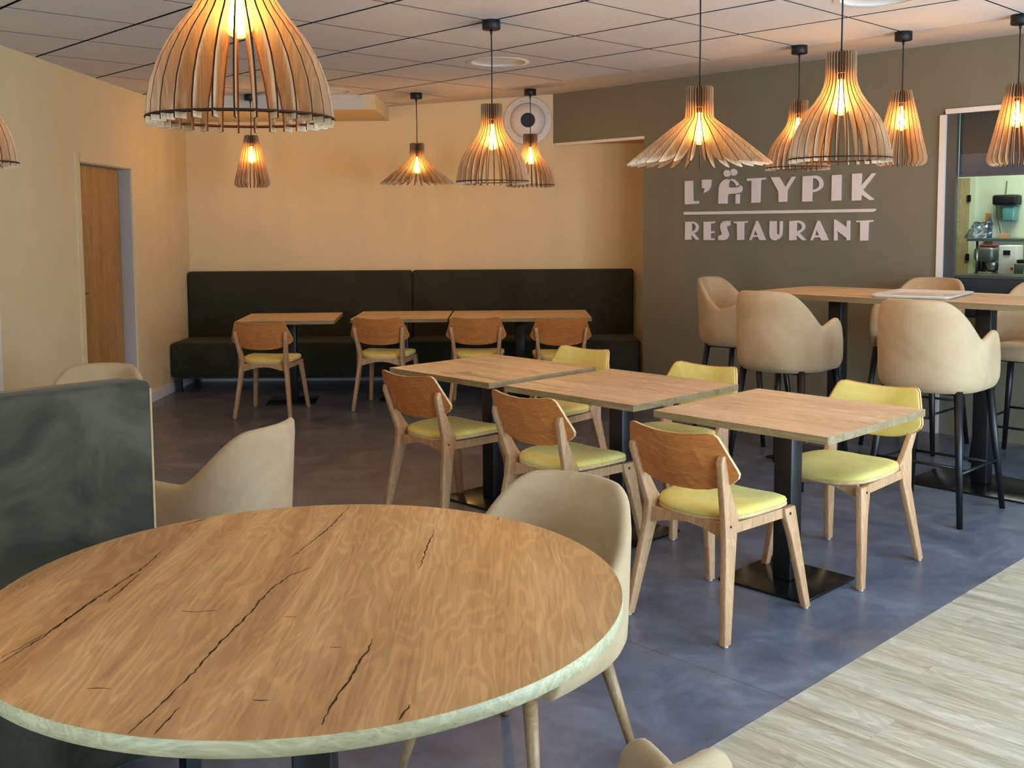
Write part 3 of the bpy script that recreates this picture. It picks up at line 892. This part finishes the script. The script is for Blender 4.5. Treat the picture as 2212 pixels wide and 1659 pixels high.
# tray on it
tr = thing('serving_tray', 'shallow white serving tray lying on the high table', 'tray', AB(-2.795, 6.18, zt), ROT_AB + .16)
w, dd = .47, .60
o_ = lambda g: [(x, y) for x, y in rrect(-w / 2 - g, w / 2 + g, -dd / 2 - g, dd / 2 + g, .05 + g, 6)]
MB().loft([[(x, y, z_) for x, y in o_(g)] for g, z_ in ((-.03, .0005), (-.022, .0005), (0, .018), (.0, .021), (-.006, .021), (-.026, .005), (-.045, .004))]).build('dish', 'tray_white', tr)

# ================================================================== PENDANT LAMPS
def fin_mesh(name, outer, inner, th=.004):
    """outer/inner: (r, z) curves from top to bottom; a thin radial plywood plate with burnt edges"""
    pts = [(r, 0, z) for r, z in outer] + [(r, 0, z) for r, z in reversed(inner)]
    m_ = MB(); m_.prism([(x, -th / 2, z) for x, y, z in pts], (0, th, 0), mi=0, mi_side=1)
    me = m_.mesh(name); me.materials.append(MATS['fin_wood']); me.materials.append(MATS['fin_burnt'])
    return me
# z measured from the shade's bottom rim
bell_o = [(.062, .436), (.062, .345), (.064, .322), (.069, .300), (.083, .268), (.106, .233), (.129, .205), (.152, .174), (.178, .127), (.195, .079), (.204, .032), (.206, .008), (.206, -.012)]
bell_i = [(.044, .436), (.044, .345), (.045, .318), (.048, .290), (.056, .258), (.072, .222), (.092, .190), (.114, .156), (.139, .112), (.158, .068), (.169, .030), (.172, .010), (.172, -.012)]
cone_o = [(.056, .455), (.075, .375), (.094, .300), (.114, .215), (.132, .140), (.147, .080), (.1535, .052), (.154, .040), (.150, .022), (.138, .008), (.118, .000)]
cone_i = [(.038, .455), (.048, .375), (.061, .300), (.076, .215), (.092, .140), (.105, .086), (.112, .062), (.113, .052), (.111, .042), (.106, .032), (.099, .018)]
flare_o = [(.058, .356), (.063, .348), (.063, .300), (.065, .226), (.068, .214), (.080, .203), (.140, .160), (.200, .112), (.265, .060), (.334, .004)]
flare_i = [(.044, .356), (.044, .300), (.044, .226), (.046, .206), (.055, .180), (.078, .138), (.112, .094), (.160, .054), (.220, .024), (.285, .006), (.330, .000)]
KINDS = {
    'bell': dict(n=29, fin=fin_mesh('fin', bell_o, bell_i), collar=(.436, .350, .047), bulb=.332, ring=True),
    'cone': dict(n=24, fin=fin_mesh('fin', cone_o, cone_i), collar=(.450, .378, .044), bulb=.365, ring=False),
    'flare': dict(n=29, fin=fin_mesh('fin', flare_o, flare_i), collar=(.350, .262, .045), bulb=.244, ring=False),
}
def bulb_prof(top):
    return [(.013, top + .004), (.0135, top - .012), (.017, top - .030), (.024, top - .060), (.0305, top - .092), (.0325, top - .112), (.030, top - .131), (.022, top - .144), (.010, top - .150), (.002, top - .1515)]
def core_prof(top):
    return [(.004, top - .008), (.009, top - .03), (.015, top - .060), (.0215, top - .092), (.0235, top - .110), (.019, top - .127), (.006, top - .138)]
for kind, K in KINDS.items():
    c0, c1, cr = K['collar']
    mc = MB(); mc.lathe([(cr * .55, c0 - .002), (cr, c0 - .002), (cr, c1), (cr * .5, c1)] if kind != 'cone' else [(.03, c0 - .002), (.041, c0 - .002), (.054, c1), (.02, c1)], 28, smooth=False)
    K['collar_me'] = mc.mesh('collar'); K['collar_me'].materials.append(MATS['collar_brown'])
    mb = MB(); mb.lathe(bulb_prof(K['bulb']), 24, capb=False, capt=False); K['bulb_me'] = mb.mesh('bulb'); K['bulb_me'].materials.append(MATS['amber_glass'])
    mf = MB(); mf.lathe(core_prof(K['bulb']), 12); K['core_me'] = mf.mesh('filament'); K['core_me'].materials.append(MATS['filament'])
    ms = MB(); ms.lathe([(.017, c1 + .004), (.017, K['bulb'] - .006)], 16); K['sock_me'] = ms.mesh('socket'); K['sock_me'].materials.append(MATS['black_plastic'])
    if K['ring']:
        mr = MB(); mr.lathe([(.180, .001), (.2075, .001), (.2075, .005), (.180, .005), (.180, .001)], 64, smooth=False, capb=False, capt=False)
        K['ring_me'] = mr.mesh('ring'); K['ring_me'].materials.append(MATS['fin_burnt'])
mcan = MB(); mcan.lathe([(.048, -.052), (.051, -.050), (.051, -.001), (.050, 0)], 32); CAN = mcan.mesh('canopy'); CAN.materials.append(MATS['black_plastic'])
mgr = MB(); mgr.lathe([(.006, -.078), (.008, -.052)], 12); GRIP = mgr.mesh('cord_grip'); GRIP.materials.append(MATS['black_plastic'])
def pendant(kind, loc, zbot, label, group, spin=0.0):
    """loc: ceiling point (x, y); zbot: height of the shade's bottom rim"""
    K = KINDS[kind]
    t = thing(kind + '_pendant_lamp', label, 'pendant lamp', (loc[0], loc[1], CEIL), spin, group)
    dz = zbot - CEIL
    cn = obj('canopy', CAN, None, t); obj('cord_grip', GRIP, None, cn)
    topz = dz + K['collar'][0]
    mcord = MB(); mcord.tube([(0, 0, -.06), (.002, .001, (topz - .06) / 2), (0, 0, topz - .01)], .0035, 8)
    cd = mcord.mesh('cord'); obj('cord', cd, 'cord_black', t)
    for nm in ('collar', 'sock', 'bulb', 'ring'):
        if nm + '_me' not in K: continue
        o_ = obj({'sock': 'socket'}.get(nm, nm), K[nm + '_me'], None, t); o_.location = (0, 0, dz)
        if nm == 'bulb':
            c_ = obj('filament', K['core_me'], None, o_)
    for k in range(K['n']):
        o_ = obj('fin', K['fin'], None, t); o_.location = (0, 0, dz); o_.rotation_euler = (0, 0, 2 * pi * k / K['n'] + .03)
    return t
GB_, GC_, GF_ = 'bell shaped slatted pendant lamps', 'cone shaped slatted pendant lamps', 'wide flared slatted pendant lamps'
pendant('bell', (-.606, 2.372), 1.792, 'big bell shaped wooden slat lamp above the round table, cut by the top edge', GB_, .1)
pendant('bell', (-2.04, 3.87), 1.792, 'bell shaped wooden slat lamp cut by the left picture edge', GB_, .3)
pendant('bell', (-.106, 5.964), 1.792, 'bell shaped wooden slat lamp hanging over the farthest table of the middle row', GB_, .2)
pendant('bell', (.167, 8.99), 1.880, 'small looking bell lamp hanging in front of the round wall vent', GB_, .15)
pendant('bell', tuple(AB(-2.175, 4.0)[:2]), 1.810, 'bell shaped wooden slat lamp hanging just above the right half of the wall sign', GB_, .4)
pendant('bell', (1.88, 6.884), 1.905, 'bell shaped wooden slat lamp half hidden behind a nearer bell lamp by the green wall', GB_, .25)
pendant('flare', tuple(AB(-2.88, 4.0)[:2]), 1.820, 'wide flared wooden slat lamp just above the first letters of the wall sign', GF_, .05)
pendant('flare', (-.822, 9.193), 1.905, 'wide flared wooden slat lamp hanging before the beige back wall', GF_, .2)
pendant('cone', (-2.274, 9.211), 1.885, 'narrow cone shaped slat lamp seen below the big bell lamp at the back left', GC_, .1)
pendant('cone', (2.379, 6.41), 1.890, 'narrow cone shaped slat lamp between the bell lamps and the kitchen hatch', GC_, .3)
pendant('cone', (2.842, 5.908), 1.860, 'narrow cone shaped slat lamp cut by the right picture edge before the hatch', GC_, .2)

# ================================================================== WALL SIGN
SIGN = [
    ('letter_l', [[(-881,316),(-800,317),(-794,140),(-734,140),(-736,116),(-879,113)]]),
    ('apostrophe', [[(-700,322),(-614,321),(-605,313),(-609,269),(-623,238),(-646,219),(-682,205),(-668,248),(-698,250)]]),
    ('head', [[(-407,366),(-409,357),(-414,349),(-421,342),(-431,339),(-442,338),(-453,339),(-463,344),(-471,351),(-476,359),(-477,368),(-476,377),(-471,385),(-463,392),(-453,395),(-443,396),(-432,394),(-422,390),(-414,383),(-409,375)]]),
    ('head', [[(-408,387),(-405,391),(-402,394),(-398,397),(-394,399),(-389,401),(-384,402),(-379,402),(-374,401),(-369,400),(-365,398),(-361,396),(-357,393),(-353,389),(-351,385),(-349,381),(-348,377),(-347,372),(-347,368),(-349,363),(-350,359),(-353,356),(-356,352),(-360,350),(-364,347),(-369,346),(-374,345),(-379,345),(-384,345),(-389,347),(-393,348),(-398,351),(-401,354),(-400,361),(-400,368),(-401,374),(-404,381)]]),
    ('letter_a_body', [[(-528,113),(-524,243),(-515,274),(-496,297),(-468,314),(-441,319),(-420,316),(-418,306),(-429,283),(-432,268),(-426,252),(-412,244),(-362,245),(-325,249),(-314,262),(-301,258),(-293,237),(-296,214),(-311,200),(-352,195),(-412,194),(-432,189),(-440,175),(-442,111)]]),
    ('letter_a_arm', [[(-408,314),(-392,319),(-367,310),(-340,288),(-322,266),(-348,257),(-362,281),(-383,299),(-404,306)]]),
    ('letter_a_leg', [[(-354,187),(-318,190),(-318,110),(-355,110)]]),
    ('letter_t', [[(-246,316),(-69,317),(-69,304),(-115,298),(-119,115),(-200,113),(-200,297),(-245,296)]]),
    ('letter_y', [[(-19,318),(52,318),(61,312),(117,232),(176,316),(207,316),(134,210),(131,117),(58,115),(55,201)]]),
    ('letter_p', [[(273,316),(356,317),(357,299),(357,207),(356,187),(354,115),(272,114)],[(356,317),(391,318),(423,306),(446,280),(453,251),(445,223),(421,202),(389,190),(356,187),(357,207),(389,210),(413,224),(422,245),(420,263),(404,285),(379,297),(357,299)]]),
    ('letter_i', [[(528,315),(606,315),(606,117),(527,115)]]),
    ('letter_k', [[(697,319),(773,320),(774,227),(857,316),(888,315),(786,192),(880,118),(878,115),(843,115),(775,161),(772,115),(698,113)]]),
    ('underline', [[(-889,47),(894,49),(890,31),(871,25),(-889,22)]]),
    ('letter_r', [[(-873,-40),(-806,-38),(-807,-54),(-808,-122),(-808,-142),(-809,-151),(-809,-195),(-875,-198)],[(-806,-38),(-774,-41),(-745,-59),(-732,-87),(-742,-115),(-763,-133),(-783,-139),(-808,-142),(-808,-122),(-783,-119),(-764,-105),(-757,-87),(-764,-67),(-784,-55),(-807,-54)],[(-808,-142),(-783,-139),(-729,-192),(-736,-197),(-755,-197),(-809,-151)]]),
    ('letter_e', [[(-678,-40),(-567,-38),(-565,-46),(-574,-54),(-610,-57),(-609,-122),(-571,-121),(-569,-131),(-573,-138),(-609,-140),(-608,-184),(-568,-182),(-566,-190),(-573,-198),(-676,-198)]]),
    ('letter_s', [[(-409,-34),(-409,-62),(-415,-76),(-433,-77),(-443,-84),(-445,-95),(-435,-119),(-423,-142),(-425,-169),(-439,-189),(-467,-199),(-525,-197),(-526,-162),(-498,-156),(-488,-148),(-491,-134),(-503,-103),(-507,-80),(-499,-56),(-478,-40),(-446,-34)]]),
    ('letter_t', [[(-372,-41),(-236,-38),(-236,-48),(-272,-54),(-272,-195),(-333,-196),(-339,-55),(-369,-53)]]),
    ('letter_a', [[(-153,-41),(-147,-36),(-151,-84),(-161,-107),(-178,-155),(-186,-170),(-199,-195),(-216,-196)],[(-147,-36),(-136,-43),(-60,-194),(-117,-195),(-131,-169),(-135,-155),(-161,-107),(-151,-84)],[(-178,-155),(-135,-155),(-131,-169),(-186,-170)]]),
    ('letter_u', [[(-23,-39),(38,-39),(40,-130),(48,-149),(61,-153),(71,-137),(71,-42),(94,-39),(94,-130),(87,-160),(68,-182),(34,-197),(4,-192),(-18,-171),(-25,-137)]]),
    ('letter_r', [[(159,-41),(224,-35),(224,-53),(223,-122),(222,-141),(222,-150),(222,-192),(159,-196)],[(224,-35),(255,-38),(284,-52),(299,-78),(294,-104),(273,-126),(249,-137),(222,-141),(223,-122),(244,-118),(269,-104),(275,-85),(266,-65),(247,-54),(224,-53)],[(222,-141),(249,-137),(307,-189),(303,-194),(279,-194),(222,-150)]]),
    ('letter_a', [[(410,-40),(418,-36),(415,-86),(403,-109),(387,-154),(378,-171),(369,-193),(350,-194)],[(418,-36),(428,-44),(507,-191),(449,-195),(435,-170),(428,-154),(403,-109),(415,-86)],[(387,-154),(428,-154),(435,-170),(378,-171)]]),
    ('letter_n', [[(554,-32),(563,-29),(572,-34),(659,-91),(662,-40),(685,-39),(687,-189),(662,-193),(661,-173),(580,-118),(581,-194),(555,-194)]]),
    ('letter_t', [[(738,-41),(873,-37),(874,-49),(838,-54),(836,-192),(774,-194),(772,-53),(740,-51)]]),
]
sg = thing('wall_sign', 'pale grey raised lettering in two rows with a line between on the green wall', 'sign', AB(-4.66, BG - .001, 1.6), ROT_AB)
for nm, polys in SIGN:
    m = MB()
    for poly in polys:
        m.prism([(x / 1000, -.014, z_ / 1000) for x, z_ in poly], (0, .014, 0))
    m.build(nm, 'sign_grey', sg)

# ================================================================== KITCHEN BEHIND THE HATCH
KB = 9.4
struct(MB().boxab(-5.6, 1.0, KB, KB + .1, 0, 2.9).build('wall_kitchen_back', 'kitchen_wall'))
struct(MB().boxab(-5.6, -5.5, BG + T, KB, 0, 2.9).build('wall_kitchen_left', 'kitchen_wall'))
struct(MB().boxab(.9, 1.0, BG + T, KB, 0, 2.9).build('wall_kitchen_right', 'kitchen_wall'))
struct(MB().boxab(-5.6, 1.0, BG + T, KB, 2.72, 2.8).build('ceiling_kitchen', 'ceiling_tile'))
# hatch frame, upper pane with reflections painted as plain tones, counter
fr = thing('serving_hatch', 'dark steel serving hatch frame with reflections painted on its upper pane in the green wall', 'hatch', AB(0, 0), ROT_AB)
MB().box(-3.245, -3.172, BG + .002, BG + .04, .86, 2.335).build('side_post', 'dark_frame', fr)
MB().box(-3.172, -.62, BG + .055, BG + .09, 2.03, 2.333).build('upper_panel', 'pane_grey_reflection', fr)
MB().box(-3.172, -.62, BG + .053, BG + .09, 1.879, 2.029).build('lower_panel', 'pane_blue_reflection', fr)
MB().box(-3.172, -.62, BG + .05, BG + .095, 1.868, 1.880).build('panel_edge', 'dark_frame', fr)
MB().box(-3.172, -.62, BG + .04, BG + .09, .862, 1.145).build('counter_front', 'counter_blue', fr)
MB().box(-3.172, -.62, BG + .03, BG + .40, 1.145, 1.165).build('counter_top', 'dark_frame', fr)
MB().box(-3.172, -.62, BG + .22, BG + .52, 1.405, 1.423).build('glass_shelf', 'dark_frame', fr)
for a in (-3.15, -1.9):
    MB().tube([(a, BG + .36, 1.165), (a, BG + .36, 1.405)], .009, 10).build('shelf_post', 'steel', fr)
lt = thing('kitchen_light', 'bright kitchen ceiling tube light above the hatch counter', 'ceiling light', AB(-2.9, 8.6, 2.70), ROT_AB)
MB().box(-.65, .65, -.09, .09, -.05, 0).build('housing', 'trim_white', lt)
MB().box(-.62, .62, -.07, .07, -.062, -.0505).build('diffuser', 'kitchen_tube', lt)
# kitchen door
kd = struct(MB().boxab(-4.55, -3.835, KB - .03, KB - .002, 0, 1.93).build('door_2', 'kitchen_door' if 'kitchen_door' in MATS else 'tan_card'))
struct(MB().boxab(-4.62, -4.55, KB - .02, KB - .001, 0, 1.99).boxab(-3.835, -3.79, KB - .02, KB - .001, 0, 1.99).boxab(-4.55, -3.835, KB - .02, KB - .001, 1.93, 1.99).build('trim_8', 'kitchen_wall'))
for z_ in (1.75, 1.23):
    MB().boxab(-3.85, -3.822, KB - .045, KB - .028, z_ - .03, z_ + .03).build('hinge', 'black_metal', kd)
def kthing(name, label, cat, a, b_, z_): return thing(name, label, cat, AB(a, b_, z_), ROT_AB)
k = kthing('hose_reel', 'black wall box with a hanging cable in the kitchen', 'wall box', -3.50, KB, 1.685)
MB().box(-.10, .105, -.14, -.002, 0, .088).build('housing', 'black_plastic', k, bevel=.02, seg=3)
MB().tube([(-.03, -.02, .088), (-.025, -.015, .21)], .003, 8).build('cable', 'brown_cable', k)
MB().tube([(-.09, -.05, .01), (-.085, -.05, -.10), (-.05, -.04, -.26)], .003, 8).build('hose', 'brown_cable', k)
k = kthing('paper_dispenser', 'teal see-through wall dispenser below the black box in the kitchen', 'dispenser', -3.47, KB, 1.545)
MB().box(-.055, .05, -.11, -.002, 0, .135).build('body', 'teal_tank', k, bevel=.015, seg=3)
MB().box(-.075, -.055, -.06, -.002, .03, .04).box(-.075, -.055, -.06, -.002, .11, .12).build('bracket', 'black_plastic', k)
k = MB().boxab(-3.70, -3.652, KB - .006, KB - .001, 1.508, 1.616).build('paper_note', 'orange_paper'); tag(k, 'small orange paper note stuck on the kitchen wall', 'note')
k = MB().lathe([(.016, 0), (.017, .02), (.016, .12), (.01, .17), (.008, .18)], 16).build('blue_bottle', 'blue_plastic'); k.location = AB(-3.64, KB - .05, 1.405)
tag(k, 'slim blue bottle standing at the kitchen wall', 'bottle')
k = kthing('wall_shelf', 'narrow shelf on the kitchen wall under the blue bottle', 'shelf', -3.4, KB, 1.39)
MB().box(-.30, .35, -.14, -.001, 0, .014).build('board', 'kitchen_steel', k)
MB().box(-.25, -.235, -.12, -.001, -.08, 0).box(.28, .295, -.12, -.001, -.08, 0).build('bracket', 'kitchen_steel', k)
# bag, box on the hatch shelf
k = thing('plastic_bag', 'crumpled blue clear plastic bag on the hatch shelf', 'bag', AB(-3.155, BG + .36, 1.424), ROT_AB)
rr = random.Random(3); rings = []
for i in range(9):
    f_ = i / 8; rad = .085 * (1 - .25 * f_) ; n_ = 22
    rings.append([((rad * math.cos(2 * pi * q / n_) * (1 + rr.uniform(-.16, .16)) + .05 * f_), rad * .8 * math.sin(2 * pi * q / n_) * (1 + rr.uniform(-.16, .16)), .115 * f_ ** .8 + (rr.uniform(-.012, .012) if i else 0)) for q in range(n_)])
MB().loft(rings, smooth=False).build('crumpled_film', 'plastic_bag', k)
k = MB().boxab(-2.97, -2.915, BG + .30, BG + .36, 1.424, 1.462).build('small_carton', 'tan_card'); tag(k, 'small tan carton beside the plastic bag on the hatch shelf', 'carton')
# worktop in the kitchen with a mixer and boxes
k = kthing('kitchen_worktop', 'steel worktop along the kitchen wall behind the hatch', 'worktop', -3.0, KB, 0)
MB().box(-.62, 2.0, -.72, -.02, 1.06, 1.10).build('top', 'kitchen_steel', k)
for x in (-.58, .7, 1.95):
    for y in (-.68, -.06): MB().box(x - .02, x + .02, y - .02, y + .02, 0, 1.06).build('leg', 'kitchen_steel', k)
MB().box(-.58, 1.95, -.68, -.05, .30, .32).build('lower_shelf', 'kitchen_steel', k)
k = kthing('stand_mixer', 'grey kitchen machine with a rounded head on the worktop', 'mixer', -3.48, 8.92, 1.10)
MB().box(-.085, .06, -.09, .09, 0, .03).build('base', 'kitchen_steel', k, bevel=.01)
MB().box(-.085, -.03, -.05, .05, .03, .15).build('column', 'black_metal', k, bevel=.01)
MB().box(-.10, .07, -.075, .075, .11, .235).build('head', 'kitchen_steel', k, bevel=.035, seg=4)
MB().lathe([(.03, .03), (.055, .05), (.062, .10), (.06, .105)], 20, c=(.035, 0, 0)).build('bowl', 'steel', k)
k = MB().boxab(-3.54, -3.42, 8.87, 8.97, 1.336, 1.352).build('folded_cloth', 'red_cloth', bevel=.005); tag(k, 'folded dark red cloth on top of the grey kitchen machine', 'cloth')
k = kthing('label_printer', 'white boxy device with a small screen on the worktop', 'device', -3.30, 8.92, 1.10)
MB().box(-.07, .07, -.08, .08, 0, .25).build('body', 'white_card', k, bevel=.008)
MB().box(-.03, .025, -.084, -.079, .17, .21).build('screen', 'black_plastic', k)
MB().box(.03, .05, -.084, -.079, .05, .07).build('sticker', 'red_cloth', k)
k = kthing('countertop_oven', 'low grey countertop machine at the front of the worktop', 'machine', -3.10, 8.80, 1.10)
MB().box(-.10, .14, -.09, .09, 0, .11).build('body', 'kitchen_steel', k, bevel=.012)
MB().box(-.02, .05, -.094, -.089, .02, .05).build('panel', 'white_card', k)
MB().box(-.09, .12, -.06, .06, .11, .14).build('lid', 'black_plastic', k, bevel=.01)
